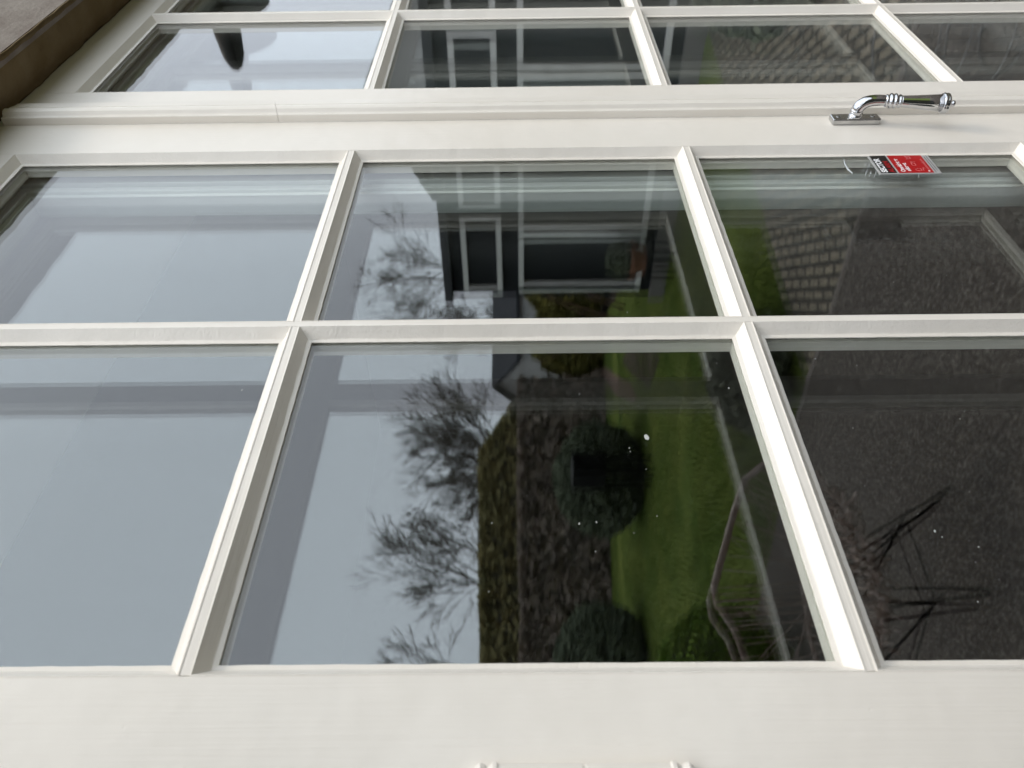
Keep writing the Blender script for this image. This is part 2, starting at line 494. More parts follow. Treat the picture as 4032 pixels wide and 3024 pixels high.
# ---------------------------------------------------------------- door leaves
ROWS = [(0.2103, 0.6336), (-0.2107, 0.2033), (-0.6320, -0.2177), (-1.0530, -0.6390)]
GY = 0.0120                       # outer surface of the outer glass
def bead(parent, x0, x1, z0, z1, seed):
    """mitred putty slope round one pane"""
    prof = [(-0.0002, 0.0000), (0.0006, -0.0001), (0.0076, 0.0094), (0.0083, 0.0099), (0.0116, 0.0105), (0.0118, 0.0112), (0.0113, 0.01185), (0.0, 0.01185)]
    per = []
    def edge(a, b, n):
        for i in range(n): per.append((a[0] + (b[0] - a[0]) * i / n, a[1] + (b[1] - a[1]) * i / n, i))
    nxs, nzs = 44, 52
    cs = [(x0, z0), (x1, z0), (x1, z1), (x0, z1)]
    g = MB()
    n_tot = 0
    dirs = [((0, 1)), ((-1, 0)), ((0, -1)), ((1, 0))]
    rings = []
    for e in range(4):
        a, b = cs[e], cs[(e + 1) % 4]
        n = nxs if e % 2 == 0 else nzs
        for i in range(n):
            f = i / n
            ring = []
            for k, (o, y) in enumerate(prof):
                jit = 0.0
                if k in (3, 4, 5, 6):
                    jit = 0.00035 * noise.noise(Vector((f * 23 + seed * 7 + e * 31, 4.0, 0))) + 0.00030 * noise.noise(Vector((f * 90 + seed * 3, e, 0)))
                if k == 2:
                    jit = 0.00045 * noise.noise(Vector((f * 16 + seed, e * 3 + 1, 0)))
                oo = o + jit
                ax0, az0, ax1, az1 = x0 + oo, z0 + oo, x1 - oo, z1 - oo
                cc = [(ax0, az0), (ax1, az0), (ax1, az1), (ax0, az1)]
                p, q = cc[e], cc[(e + 1) % 4]
                yy = y + (0.00035 * noise.noise(Vector((f * 14 + seed * 2, e * 5, 2))) if k == 2 else 0)
                ring.append((p[0] + (q[0] - p[0]) * f, yy, p[1] + (q[1] - p[1]) * f))
            rings.append(ring)
    m_ = len(prof); n_ = len(rings)
    for r in rings: g.v += r
    for i in range(n_):
        j = (i + 1) % n_
        for k in range(m_):
            l = (k + 1) % m_
            g.f.append([i * m_ + k, i * m_ + l, j * m_ + l, j * m_ + k])
    o = g.build('glazing_putty', PX, parent)
    return o

def leaf(root, xs0, xo0, xb0, xb1, xo1, xs1, seed):
    """xs0..xs1 outer edges, xo0/xo1 glass side edges of the stiles, xb0/xb1 flat of the vertical bar"""
    zt, zb = Z(0.6890), 0.052
    zo1, zo0 = Z(ROWS[0][1]), Z(ROWS[-1][0])
    sh, yb0, yb1 = 0.0110, 0.0166, 0.0275
    # stiles
    g = MB(); g.box(xs0, xo0, 0.0, yb1, zb, zt); g.box(xo0, xo0 + sh, yb0, yb1 - 0.0004, zo0 - 0.001, zo1 + 0.001)
    g.build('stile', PZ, root, bevel=0.0008)
    g = MB(); g.box(xo1, xs1, 0.0, yb1, zb, zt); g.box(xo1 - sh, xo1, yb0, yb1 - 0.0004, zo0 - 0.001, zo1 + 0.001)
    g.build('stile', PZ, root, bevel=0.0008)
    # rails (between the stiles)
    g = MB(); g.box(xo0 + 0.0002, xo1 - 0.0002, 0.0002, yb1 - 0.0002, zo1, zt - 0.0002); g.box(xo0 + sh + .0003, xo1 - sh - .0003, yb0, yb1 - 0.0006, zo1 - sh, zo1)
    g.build('rail', PX, root)
    g = MB(); g.box(xo0 + 0.0002, xo1 - 0.0002, 0.0002, yb1 - 0.0002, zb + 0.0002, zo0); g.box(xo0 + sh + .0003, xo1 - sh - .0003, yb0, yb1 - 0.0006, zo0, zo0 + sh)
    g.build('rail', PX, root)
    # upright glazing bar
    g = MB(); g.box(xb0, xb1, 0.0003, yb0, zo0 + .0002, zo1 - .0002); g.box(xb0 - sh, xb1 + sh, yb0 + .0002, yb1, zo0 + sh + .0003, zo1 - sh - .0003)
    g.build('glazing_bar', PZ, root)
    # level glazing bars
    for i in range(3):
        za, zb_ = Z(ROWS[i][0]), Z(ROWS[i + 1][1])
        g = MB()
        for (a, b) in ((xo0, xb0), (xb1, xo1)):
            g.box(a + .0003, b - .0003, 0.0004, yb0 - .0003, zb_, za)
            g.box(a + sh + .0003, b - sh - .0003, yb0, yb1 - 0.0003, zb_ - sh, za + sh)
        g.build('glazing_bar', PX, root)
    k = 0
    for (z0, z1) in ROWS:
        for (a, b) in ((xo0, xb0), (xb1, xo1)):
            bead(root, a, b, Z(z0), Z(z1), seed + k)
            g = MB(); g.box(a + 0.0012, b - 0.0012, GY, GY + 0.0040, Z(z0) + 0.0012, Z(z1) - 0.0012)
            g.build('glass_pane', GLASS, root)
            k += 1

near = thing('door_leaf', (0.150, 0.013, 0.0), 'nearer white glazed door leaf, the one with the chrome handle and the alarm sticker', 'door', 'two white glazed door leaves')
leaf(near, 0.1515, 0.2090, 0.5440, 0.5510, 0.8896, 0.9790, 1)
far = thing('door_leaf', (1.82, 0.013, 0.0), 'farther white glazed door leaf, without a handle, beyond the moulded cover strip', 'door', 'two white glazed door leaves')
leaf(far, 0.9815, 1.0740, 1.3975, 1.4045, 1.7280, 1.8190, 21)

# hinge knuckles on the near edge
hg = MB()
hx, hy = 0.1490, -0.0035
zt_, zb_ = Z(0.0265), Z(-0.0960)
prof = [(0, 0.0030), (0.001, 0.0052), (0.0035, 0.0068), (0.006, 0.0060), (0.0075, 0.0050), (0.009, 0.0056), (0.0105, 0.0072), (0.013, 0.0072)]
L = zt_ - zb_
prof += [(0.0135, 0.0062), (L / 2 - 0.001, 0.0062), (L / 2 - 0.0006, 0.0052), (L / 2 + 0.0006, 0.0052), (L / 2 + 0.001, 0.0062)]
prof += [(L - h_, r_) for (h_, r_) in [(0.0135, 0.0062)] + prof[:8][::-1]]
hg.lathe((hx, hy, zb_), (0, 0, 1), prof, 24)
hg.box(0.1520, 0.1560, -0.0012, 0.0, zb_ + 0.016, zt_ - 0.016)
hinge = hg.build('hinge', PZ, near, smooth=False, bevel=0.0002)

# moulded cover strip over the joint of the two leaves (fixed to the nearer leaf)
def strip(z0, z1, name, slant0=0.0, slant1=0.0):
    pr = [(0.9703, 0.0), (0.9703, -0.0098), (0.9712, -0.0106), (0.9745, -0.0100), (0.9762, -0.0112), (0.9790, -0.0152), (0.9830, -0.0166), (0.9875, -0.0164),
          (0.9905, -0.0145), (0.9918, -0.0112), (0.9932, -0.0092), (0.9946, -0.0112), (0.9958, -0.0134), (1.0040, -0.0128), (1.0120, -0.0120), (1.0150, -0.0095), (1.0180, -0.0050), (1.0180, -0.0003)]
    g = MB(); n = len(pr)
    ns = max(2, int((z1 - z0) / 0.02))
    for i in range(ns + 1):
        f = i / ns; z = z0 + (z1 - z0) * f
        for (x, y) in pr:
            zz = z
            if i == 0: zz += slant0 * (x - 0.97)
            if i == ns: zz += slant1 * (x - 0.97) - (0.004 * max(0, (1.018 - x) < 0.02) if name == 'top' else 0)
            j = 0.00022 * noise.noise(Vector((z * 25, x * 60, 0)))
            g.v.append((x + j, min(y + j, 0.0), zz))
    for i in range(ns):
        for k in range(n):
            l = (k + 1) % n
            g.f.append([i * n + k, i * n + l, (i + 1) * n + l, (i + 1) * n + k])
    g.f.append(list(range(n))[::-1]); g.f.append([ns * n + k for k in range(n)])
    return g.build('cover_strip', PZ, near)
strip(Z(0.31585), Z(0.6850), 'top', slant0=0.30)
strip(0.052, Z(0.3155), 'low', slant1=0.30)

# ---------------------------------------------------------------- inner (secondary) glazed leaves
def inner(root, x0, xa, xb, x1, z0, za, zb, z1):
    y0, y1 = 0.0440, 0.0740
    def side(a, b, sgn, name='stile'):
        g = MB(); g.box(a, b, y0 + 0.003, y1, z0, z1)
        g.build(name, PIN, root)
    side(x0, xa, 1); side(xb, x1, -1)
    g = MB(); g.box(xa + .0002, xb - .0002, y0 + .0032, y1 - .0002, zb, z1); g.build('rail', PIN, root)
    g = MB(); g.box(xa + .0002, xb - .0002, y0 + .0032, y1 - .0002, z0, za); g.build('rail', PIN, root)
    # stepped mouldings round the glass
    g = MB()
    for (o0, o1, yy) in ((0.0000, 0.0065, y0 + 0.0010), (0.0090, 0.0190, y0 - 0.0020), (0.0225, 0.0370, y0 - 0.0060)):
        g.box(xa - o1, xa - o0, yy, y0 + .0030, za - o1, zb + o1)
        g.box(xb + o0, xb + o1, yy, y0 + .0030, za - o1, zb + o1)
        g.box(xa - o0 + .0001, xb + o0 - .0001, yy, y0 + .0030, zb + o0, zb + o1)
        g.box(xa - o0 + .0001, xb + o0 - .0001, yy, y0 + .0030, za - o1, za - o0)
    g.build('moulding', PIN, root, bevel=0.0008)
    g = MB(); g.box(xa - 0.004, xb + 0.004, 0.0575, 0.0605, za - 0.004, zb + 0.004)
    g.build('glass_pane', GLASS2, root)
ni = thing('inner_window_leaf', (0.16, 0.06, 0.0), 'inner secondary glazing leaf seen through the panes of the nearer door leaf', 'window', 'secondary glazing behind the door')
inner(ni, 0.160, 0.2290, 0.8600, 0.9560, 0.05, Z(-1.02), Z(0.6200), Z(0.688))
fi = thing('inner_window_leaf', (1.80, 0.06, 0.0), 'inner secondary glazing leaf seen through the panes of the farther door leaf', 'window', 'secondary glazing behind the door')
inner(fi, 1.010, 1.0900, 1.6950, 1.8150, 0.05, Z(-1.02), Z(0.6200), Z(0.688))

# ---------------------------------------------------------------- chrome handle
hd = thing('chrome_lever', (0.949, 0.0, Z(-0.443)), 'shiny chrome espagnolette handle on the meeting stile above the sticker', 'handle')
g = MB(); g.box(0.9408, 0.9580, -0.0085, 0.0, Z(-0.4745), Z(-0.4120))
g.build('back_plate', SATIN, hd, bevel=0.0022, seg=3)
for zz in (-0.421, -0.4655):
    g = MB(); g.lathe((0.9494, -0.0083, Z(zz)), (0, -1, 0), [(0, 0.0033), (0.0006, 0.0031), (0.0009, 0.0022), (0.0005, 0.0012)], 18)
    g.build('screw', SATIN, hd)
# neck: collar, then a bent arm that turns down
g = MB()
g.lathe((0.9494, -0.0080, Z(-0.4425)), (0, -1, 0), [(0, 0.0082), (0.0015, 0.0086), (0.003, 0.0078), (0.0036, 0.0068), (0.0045, 0.0068), (0.0055, 0.0080), (0.0095, 0.0082), (0.0105, 0.0070), (0.013, 0.0062)], 32)
g.build('collar', CHROME, hd, smooth=True)
pts = []; rr = []
P0, P1, P2, P3 = Vector((0.9494, -0.016, Z(-0.4425))), Vector((0.9492, -0.0275, Z(-0.4435))), Vector((0.9485, -0.0315, Z(-0.4560))), Vector((0.9464, -0.0300, Z(-0.4735)))
for i in range(19):
    t = i / 18
    pts.append(P0 * (1 - t) ** 3 + P1 * 3 * t * (1 - t) ** 2 + P2 * 3 * t * t * (1 - t) + P3 * t ** 3)
    rr.append(0.0078 - 0.0012 * t)
g = MB(); g.tube(pts, rr, 24)
g.build('neck', CHROME, hd, smooth=True)
ax = Vector((-0.0115, 0.0, -0.0825)).normalized()
gp = P3
g = MB()
g.lathe(gp, ax, [(-0.001, 0.0064), (0.0006, 0.0076), (0.0018, 0.0078), (0.0026, 0.0070), (0.0036, 0.0070), (0.0048, 0.0090), (0.0064, 0.0095), (0.0078, 0.0088), (0.0084, 0.0076), (0.0092, 0.0076), (0.0102, 0.0091), (0.0118, 0.0095), (0.0132, 0.0086), (0.0140, 0.0074), (0.0152, 0.0073), (0.0164, 0.0084), (0.0178, 0.0084), (0.0186, 0.0072)], 44)
g.build('ring_ferrule', CHROME, hd, smooth=True)
g = MB()
g.lathe(gp, ax, [(0.0184, 0.0070), (0.020, 0.0071), (0.034, 0.0080), (0.050, 0.0093), (0.0680, 0.0109)], 44)
g.build('grip', CHROME, hd, smooth=True)
g = MB()
g.lathe(gp, ax, [(0.0676, 0.0108), (0.0682, 0.0122), (0.0695, 0.0129), (0.0712, 0.0129), (0.0722, 0.0121), (0.0730, 0.0128), (0.0748, 0.0125), (0.0765, 0.0106), (0.0774, 0.0070), (0.0782, 0.0030), (0.0795, 0.0024), (0.0808, 0.0036), (0.0825, 0.0042), (0.0842, 0.0034), (0.0850, 0.0010)], 44)
g.build('end_knob', CHROME, hd, smooth=True)

# ---------------------------------------------------------------- alarm sticker
sx0, sx1, sz1, sz0 = 0.8325, 0.8836, Z(-0.4405), Z(-0.5152)
st = thing('alarm_sticker', ((sx0 + sx1) / 2, GY, (sz0 + sz1) / 2), 'red, black and silver alarm company sticker on the glass below the handle', 'sticker')
M_SIL = principled('sticker_silver', (0.40, 0.40, 0.39), 0.40, 0.0, spec=0.12)
M_RED = principled('sticker_red', (0.42, 0.006, 0.008), 0.35, spec=0.12)
M_BLK = principled('sticker_black', (0.008, 0.007, 0.006), 0.3, spec=0.12)
M_WHT = principled('sticker_white', (0.85, 0.85, 0.86), 0.4, spec=0.12)
M_PNK = principled('sticker_pink', (0.62, 0.20, 0.20), 0.4, spec=0.12)
M_DRD = principled('sticker_lettering_red', (0.35, 0.012, 0.015), 0.4, spec=0.12)
M_GRY = principled('sticker_grey', (0.10, 0.10, 0.11), 0.5, spec=0.12)
YS = GY - 0.0014
g = MB(); g.box(sx0, sx1, YS, GY - 0.00005, sz0, sz1); g.build('backing', M_SIL, st)
g = MB(); g.box(sx0 + .0022, sx1 - .0016, YS - .00015, YS - .00001, sz1 - 0.0215, sz1 - 0.0022); g.build('black_field', M_BLK, st)
g = MB(); g.box(sx0 + .0022, sx1 - .0016, YS - .00015, YS - .00001, sz1 - 0.0660, sz1 - 0.0238); g.build('red_field', M_RED, st)
YT = YS - 0.00018
def text(body, x, z, size, mat, bold=0.0, sx=1.0, name='lettering', shear=0.0):
    c = bpy.data.curves.new('lettering', 'FONT')
    c.body = body; c.size = size; c.extrude = 0.00004; c.offset = bold; c.shear = shear
    o = bpy.data.objects.new('tmp', c); COL.objects.link(o)
    dg = bpy.context.evaluated_depsgraph_get()
    me = bpy.data.meshes.new_from_object(o.evaluated_get(dg))
    bpy.data.objects.remove(o)
    w_ = max(v.co.x for v in me.vertices)
    for v in me.vertices:
        cx, cy = v.co.x * sx, v.co.y
        v.co = Vector((x + cx, YT - v.co.z, z + cy))
    me.materials.append(mat)
    o = bpy.data.objects.new(name, me); COL.objects.link(o)
    o.parent = st; o.matrix_parent_inverse = Matrix.Translation(-st.location)
    return o
text('SECTOR', sx0 + 0.0042, sz1 - 0.0108, 0.0098, M_WHT, 0.00042, 0.93)
text('ALARM', sx0 + 0.0042, sz1 - 0.0196, 0.0088, M_DRD, 0.00030, 0.98)
text('Området er', sx0 + 0.0052, sz1 - 0.0330, 0.0074, M_WHT, 0.00020, 0.88)
text('sikret', sx0 + 0.0066, sz1 - 0.0398, 0.0068, M_WHT, 0.00020, 1.25)
g = MB()
def ic(x, z, pts_, r=0.00035):
    for a, b in zip(pts_[:-1], pts_[1:]):
        g.tube([(sx0 + x + a[0], YT, sz1 - z + a[1]), (sx0 + x + b[0], YT, sz1 - z + b[1])], r, 4)
s_ = 0.0036
ic(0.0095, 0.0495, [(-s_, 0), (0, s_), (s_, 0), (s_ * .7, 0), (s_ * .7, -s_), (-s_ * .7, -s_), (-s_ * .7, 0), (-s_, 0)])
ic(0.0235, 0.0490, [(-s_, s_ * .7), (s_ * .6, s_ * .7), (s_ * .6, -s_ * .5), (-s_, -s_ * .5), (-s_, s_ * .7)])
ic(0.0235, 0.0520, [(s_ * .9, s_ * .9), (s_ * 1.5, s_ * 1.5), (s_ * 1.5, -s_ * .2)])
ic(0.0395, 0.0480, [(-s_, s_), (0, s_ * .2), (s_, s_), (s_ * .6, -s_ * .7), (-s_ * .6, -s_ * .7), (-s_, s_)])
ic(0.0105, 0.0575, [(-s_, s_ * .6), (s_, s_ * .2), (s_ * .5, -s_ * .4)])
g.build('icons', M_PNK, st)
text('sectoralarm', sx0 + 0.0085, sz1 - 0.0635, 0.0052, M_PNK, 0.0, 1.12)
g = MB(); g.lathe((sx0 + 0.0062, YT + .0001, sz1 - 0.0615), (0, -1, 0), [(0, 0.0013), (0.0001, 0.0013)], 14)
g.build('white_dot', M_WHT, st)
g = MB()
g.box(sx0 + .003, sx1 - .009, YT, YT + .0001, sz1 - 0.0692, sz1 - 0.0684)
g.box(sx0 + .007, sx1 - .006, YT, YT + .0001, sz1 - 0.0722, sz1 - 0.0714)
g.build('small_print', M_GRY, st)

# dried glue and dust on the panes
g = MB()
def P(u, v, d=GY):
    dd = right * ((u - 2016) / 2980) + up * (-(v - 1512) / 2980) + fwd
    t = (0.45 + d) / dd.y
    return Vector((dd.x * t, d, ZC + dd.z * t))
g2 = MB()
g2.tube([P(3322, 622), P(3326, 645), P(3340, 668), P(3358, 684)], [0.0002, 0.0009, 0.0013, 0.0004], 6)
for (u, v) in ((3408, 690), (3426, 690), (3446, 690), (3618, 692)):
    g2.tube([P(u + 4, v - 14), P(u - 3, v + 7)], [0.0006, 0.0003], 5)
glue = g2.build('glue_smear', principled('glue', (0.42, 0.45, 0.46), 0.5))
tag(glue, 'pale dried glue smears on the glass beside the alarm sticker', 'smear')
glue['kind'] = 'stuff'
random.seed(11)
spots = [(2546, 1722, 2.8), (2478, 1765, .9), (2482, 1778, .6), (2544, 1848, .5), (2281, 2062, .9), (2349, 2056, .8), (2587, 2033, .6), (2870, 1528, .8), (2282, 1552, .6), (1526, 1745, .7),
         (953, 1537, .9), (1937, 2060, .6), (1925, 2330, .6), (3680, 2092, .8), (3709, 2115, .8), (3853, 2154, .6), (3210, 1413, .6), (2496, 2100, .4), (1170, 1220, .8), (3276, 770, .6),
         (2470, 1230, .6), (3780, 1650, .4), (2345, 2172, .5), (426, 324, .6), (2512, 1600, .4), (2822, 1430, .5), (3850, 2370, .4), (3095, 1845, .5)]
for _ in range(60):
    u, v = random.uniform(200, 3950), random.uniform(720, 2580)
    c = P(u, v)
    if min(abs(c.x - q) for q in (0.209, 0.5475, 0.8896)) < 0.03 or min(abs(c.z - ZC - q) for q in (0.6336, 0.2068, -0.2142, -0.6355)) < 0.03: continue
    spots.append((u, v, random.uniform(0.12, 0.28)))
for (u, v, s__) in spots:
    c = P(u, v); r_ = 0.0009 * s__ * 0.75 * (0.8 + 0.5 * random.random())
    b0 = len(g.v); n = 7
    for y in (GY - 0.0003, GY - 0.00002):
        for k in range(n):
            a = 2 * math.pi * k / n; q = r_ * (0.6 + 0.7 * random.random())
            g.v.append((c.x + math.cos(a) * q * 1.3, y, c.z + math.sin(a) * q * .8))
    g.f.append([b0 + k for k in range(n)]); g.f.append([b0 + n + k for k in range(n)])
    for k in range(n): g.f.append([b0 + k, b0 + (k + 1) % n, b0 + n + (k + 1) % n, b0 + n + k])
du = g.build('dust_specks', SPECK)
tag(du, 'white dust specks and paint splashes stuck to the door panes', 'dust', kind='stuff')

# ---------------------------------------------------------------- wall lamp beyond the door
lp = thing('wall_lamp', (2.24, -0.06, Z(0.82)), 'black domed wall lamp on an arm beside the far side of the door', 'lamp')
g = MB(); g.lathe((2.24, -0.0735, Z(0.84)), (0, -1, 0), [(0, 0.05), (0.012, 0.05), (0.014, 0.03), (0.05, 0.028)], 24); g.build('mount', BLACK, lp)
g = MB(); g.lathe((2.24, -0.10, Z(0.84)), (0, -1, 0), [(0, 0.035), (0.01, 0.07), (0.05, 0.125), (0.10, 0.155), (0.125, 0.158), (0.128, 0.150), (0.10, 0.140), (0.05, 0.10), (0.02, 0.03)], 32); g.build('shade', BLACK, lp, smooth=True)
g = MB(); g.lathe((2.24, -0.13, Z(0.815)), (0, -1, 0), [(0, 0.03), (0.03, 0.042), (0.10, 0.043), (0.16, 0.038), (0.23, 0.030), (0.262, 0.017), (0.272, 0.002)], 24); g.build('lamp_glass', BLACK, lp, smooth=True)

# ---------------------------------------------------------------- dark garden wing (mirrored in the panes)
wg = thing('garden_wing', (6.4, -3.0, 0.0), 'dark boarded wing of the house with pale framed windows, mirrored in the middle panes', 'building')
g = MB(); g.box(6.4, 9.6, -4.37, 0.28, -0.05, 2.22); g.build('wall', DARKWALL, wg)
g = MB(); g.box(6.30, 9.75, -4.42, 0.28, 2.221, 2.30); g.build('roof', principled('roof_edge', (0.012, 0.014, 0.017), 0.5), wg)
g = MB(); g.box(6.36, 6.399, -4.43, -0.06, -0.05, 0.16); g.build('plinth', principled('plinth_stone', (0.16, 0.15, 0.14), 0.8), wg)
def win(y0, y1, z0, z1, t=0.05):
    g = MB(); x0, x1 = 6.35, 6.398
    g.box(x0, x1, y0, y1, z1 - t, z1); g.box(x0, x1, y0, y1, z0, z0 + t)
    g.box(x0 + .001, x1, y0, y0 + t, z0 + t, z1 - t); g.box(x0 + .001, x1, y1 - t, y1, z0 + t, z1 - t)
    f = g.build('window', FRAMEW, wg)
    g = MB(); g.box(6.375, 6.39, y0 + t - .002, y1 - t + .002, z0 + t - .002, z1 - t + .002)
    p = g.build('pane', DARKGLASS, f)
    p.parent = f; p.matrix_parent_inverse = Matrix.Translation(-wg.location)
for a, b in ((-4.32, -3.44), (-3.35, -2.55), (-2.46, -1.73), (-1.64, -0.9)): win(a, b, 1.70, 2.10)
for a, b in ((-4.28, -3.62), (-3.60, -2.07), (-2.05, -0.5)): win(a, b, 0.27, 1.53)
# small gabled dormer on the wing
g = MB()
g.v = [(6.45, -3.13, 2.301), (6.45, -1.3, 2.301), (6.45, -2.2, 2.72), (9.0, -3.13, 2.301), (9.0, -1.3, 2.301), (9.0, -2.2, 2.72)]
g.f = [[0, 1, 2], [3, 5, 4], [0, 3, 4, 1], [1, 4, 5, 2], [0, 2, 5, 3]]
g.build('gable', WHITEWALL, wg)
g = MB()
for (a, b) in (((-3.25, 2.27), (-2.2, 2.78)), ((-2.2, 2.78), (-1.2, 2.27))):
    g.v += [(6.33, a[0], a[1]), (9.1, a[0], a[1]), (9.1, b[0], b[1]), (6.33, b[0], b[1]), (6.33, a[0], a[1] + .07), (9.1, a[0], a[1] + .07), (9.1, b[0], b[1] + .07), (6.33, b[0], b[1] + .07)]
    n = len(g.v) - 8
    for q in ((0, 1, 2, 3), (4, 5, 6, 7), (0, 1, 5, 4), (1, 2, 6, 5), (2, 3, 7, 6), (3, 0, 4, 7)): g.f.append([n + i for i in q])
g.build('gable_roof', ROOFM, wg)

# pots beside the wing
PY = -3.78
pt = thing('flower_pot', (6.15, PY, 0.0), 'terracotta pot with a clipped plant standing before the garden wing window', 'flower pot')
g = MB(); g.lathe((6.15, PY, 0.30), (0, 0, 1), [(0, 0.12), (0.02, 0.125), (0.10, 0.145), (0.105, 0.16), (0.15, 0.163), (0.15, 0.14), (0.13, 0.135)], 24)
g.build('pot', TERRA, pt, smooth=False)
g = MB()
for dx, dy in ((-.1, -.1), (.1, -.1), (-.1, .1), (.1, .1)): g.box(6.15 + dx - .012, 6.15 + dx + .012, PY + dy - .012, PY + dy + .012, 0.004, 0.28)
g.box(6.02, 6.28, PY - .13, PY + .13, 0.28, 0.299); g.build('stand', BLACK, pt)

def leaves(g, n, fn, s0, s1):
    for i in range(n):
        c = fn()
        u = Vector((random.gauss(0, 1), random.gauss(0, 1), random.gauss(0, 1))).normalized()
        v = u.cross(Vector((random.gauss(0, 1), random.gauss(0, 1), random.gauss(0, 1)))).normalized()
        s = random.uniform(s0, s1)
        g.quad(c, u * s, v * s * 0.55)
def blob_fn(c, r, hollow=0.75):
    def f():
        d = Vector((random.gauss(0, 1), random.gauss(0, 1), random.gauss(0, 1))).normalized()
        k = random.uniform(hollow, 1.03) * (1 + 0.07 * noise.noise(d * 2.5 + Vector(c)))
        return Vector(c) + Vector((d.x * r[0], d.y * r[1], d.z * r[2])) * k
    return f
g = MB(); leaves(g, 900, blob_fn((6.15, PY, 0.54), (0.15, 0.15, 0.14), 0.2), 0.015, 0.03)
g.build('plant', LEAFD, pt)

# ---------------------------------------------------------------- clipped bushes on the lawn
def bush(name, c, r, n, mat, label, cat, group=None, s=(0.018, 0.04), core=0.86):
    t = thing(name, (c[0], c[1], 0.0), label, cat, group)
    g = MB(); prof = []
    for i in range(13):
        a = -math.pi / 2 + math.pi * i / 12
        prof.append((c[2] + math.sin(a) * r[2] * core, math.cos(a) * r[0] * core))
    prof = [(max(0.0, h), q) for h, q in prof]
    g.lathe((c[0], c[1], 0), (0, 0, 1), prof, 20); g.build('branches', TWIG, t)
    g = MB(); leaves(g, n, blob_fn(c, r, 0.82), *s)
    g.v = [(x, y, max(z, 0.005)) for x, y, z in g.v]
    g.build('foliage', mat, t)
    return t
bush('clipped_bush', (6.15, -7.15, 0.50), (0.72, 0.72, 0.58), 15000, LEAFD, 'dark dome shaped clipped bush on the lawn, mirrored in the central pane', 'bush', 'clipped domes on the lawn')
bush('clipped_bush', (4.35, -8.75, 0.50), (0.80, 0.80, 0.62), 15000, LEAFD, 'dark clipped dome bush near the brick shed, mirrored low in the central pane', 'bush', 'clipped domes on the lawn')
bush('clipped_ball', (1.95, -3.80, 0.36), (0.42, 0.42, 0.40), 12000, principled('box_leaf', (0.11, 0.20, 0.022), 0.7, var=(0.21, 0.28, 0.06), scale=(9, 9, 9), spec=0.1),
     'small bright green clipped ball behind the wire chair', 'bush', s=(0.008, 0.02))
bush('low_shrub', (3.28, -2.62, 0.16), (0.36, 0.36, 0.24), 5000, LEAFD, 'low glossy shrub at the corner between the slate patio and the cobbles', 'shrub', s=(0.012, 0.03))
bush('leafy_shrub', (4.35, -0.75, 0.28), (0.30, 0.30, 0.34), 3500, LEAFD, 'dark leafy shrub growing against the house wall beside the cobbles', 'shrub', s=(0.02, 0.045), core=0.6)
# black box in front of the bush
bx = MB(); bx.box(5.42, 5.72, -6.45, -6.15, 0.55, 0.93); bx.box(5.44, 5.48, -6.42, -6.38, 0, .55); bx.box(5.66, 5.70, -6.42, -6.38, 0, .55); bx.box(5.44, 5.48, -6.22, -6.18, 0, .55); bx.box(5.66, 5.70, -6.22, -6.18, 0, .55)
bx.v = [(x + 0.05, y - 0.06, z) for x, y, z in bx.v]
tag(bx.build('garden_box', BLACK, bevel=0.01), 'black box on legs standing in front of the clipped dome bush', 'box')

# ---------------------------------------------------------------- hedges and border
def hedge(name, a, b, th, z0, z1, n, mat, label, group=None, s=(0.04, 0.09), shoulder=0):
    a = Vector((a[0], a[1], 0)); b = Vector((b[0], b[1], 0)); d = (b - a); L_ = d.length; d.normalize(); nn = Vector((-d.y, d.x, 0))
    t = thing(name, (a + b) / 2, label, 'hedge', group)
    def hgt(f):
        h = z1 + 0.05 * noise.noise(Vector((f * 7, z1, 3)))
        if shoulder and f > 1 - shoulder: h -= (z1 - z0) * 0.28 * (f - 1 + shoulder) / shoulder
        return h
    g = MB(); m_ = 16
    for i in range(m_ + 1):
        f = i / m_; c = a + d * L_ * f; h = hgt(f) - 0.05
        for (o, z) in ((-th / 2 + .06, z0), (th / 2 - .06, z0), (th / 2 - .06, h), (-th / 2 + .06, h)):
            q = c + nn * o; g.v.append((q.x, q.y, z))
    for i in range(m_):
        for k in range(4):
            l = (k + 1) % 4; g.f.append([i * 4 + k, i * 4 + l, i * 4 + 4 + l, i * 4 + 4 + k])
    g.f.append([0, 1, 2, 3]); g.f.append([m_ * 4 + k for k in range(4)])
    g.build('branches', TWIG, t)
    g = MB()
    def fn():
        f = random.random(); h = hgt(f); z = random.uniform(z0, h)
        if random.random() < 0.3: z = h + random.uniform(-0.06, 0.02); o = random.uniform(-th / 2, th / 2)
        else: o = random.choice((-1, 1)) * (th / 2 + 0.05 * noise.noise(Vector((f * 30, z * 4, 0))) - random.uniform(0, .08))
        q = a + d * L_ * f + nn * o
        return Vector((q.x, q.y, z))
    leaves(g, n, fn, *s)
    g.build('foliage', mat, t)
hedge('tall_hedge', (5.6, -13.3), (10.0, -9.75), 0.8, 0, 2.22, 16000, LEAFO, 'tall olive brown clipped hedge rising above the garden border', shoulder=0.16)
hedge('low_hedge', (3.2, -13.6), (9.9, -9.0), 0.5, 0, 1.50, 22000, LEAFB, 'lower brown wintry hedge along the far edge of the lawn')
hedge('tall_hedge', (-8.0, -0.6), (-8.0, -16.0), 1.0, 0, 3.6, 9000, LEAFO, 'added high hedge out of view on the left, there to darken the wing windows and the light from that side', s=(0.08, 0.16))  # unseen hedge, added to darken the wing panes and cut light from the left
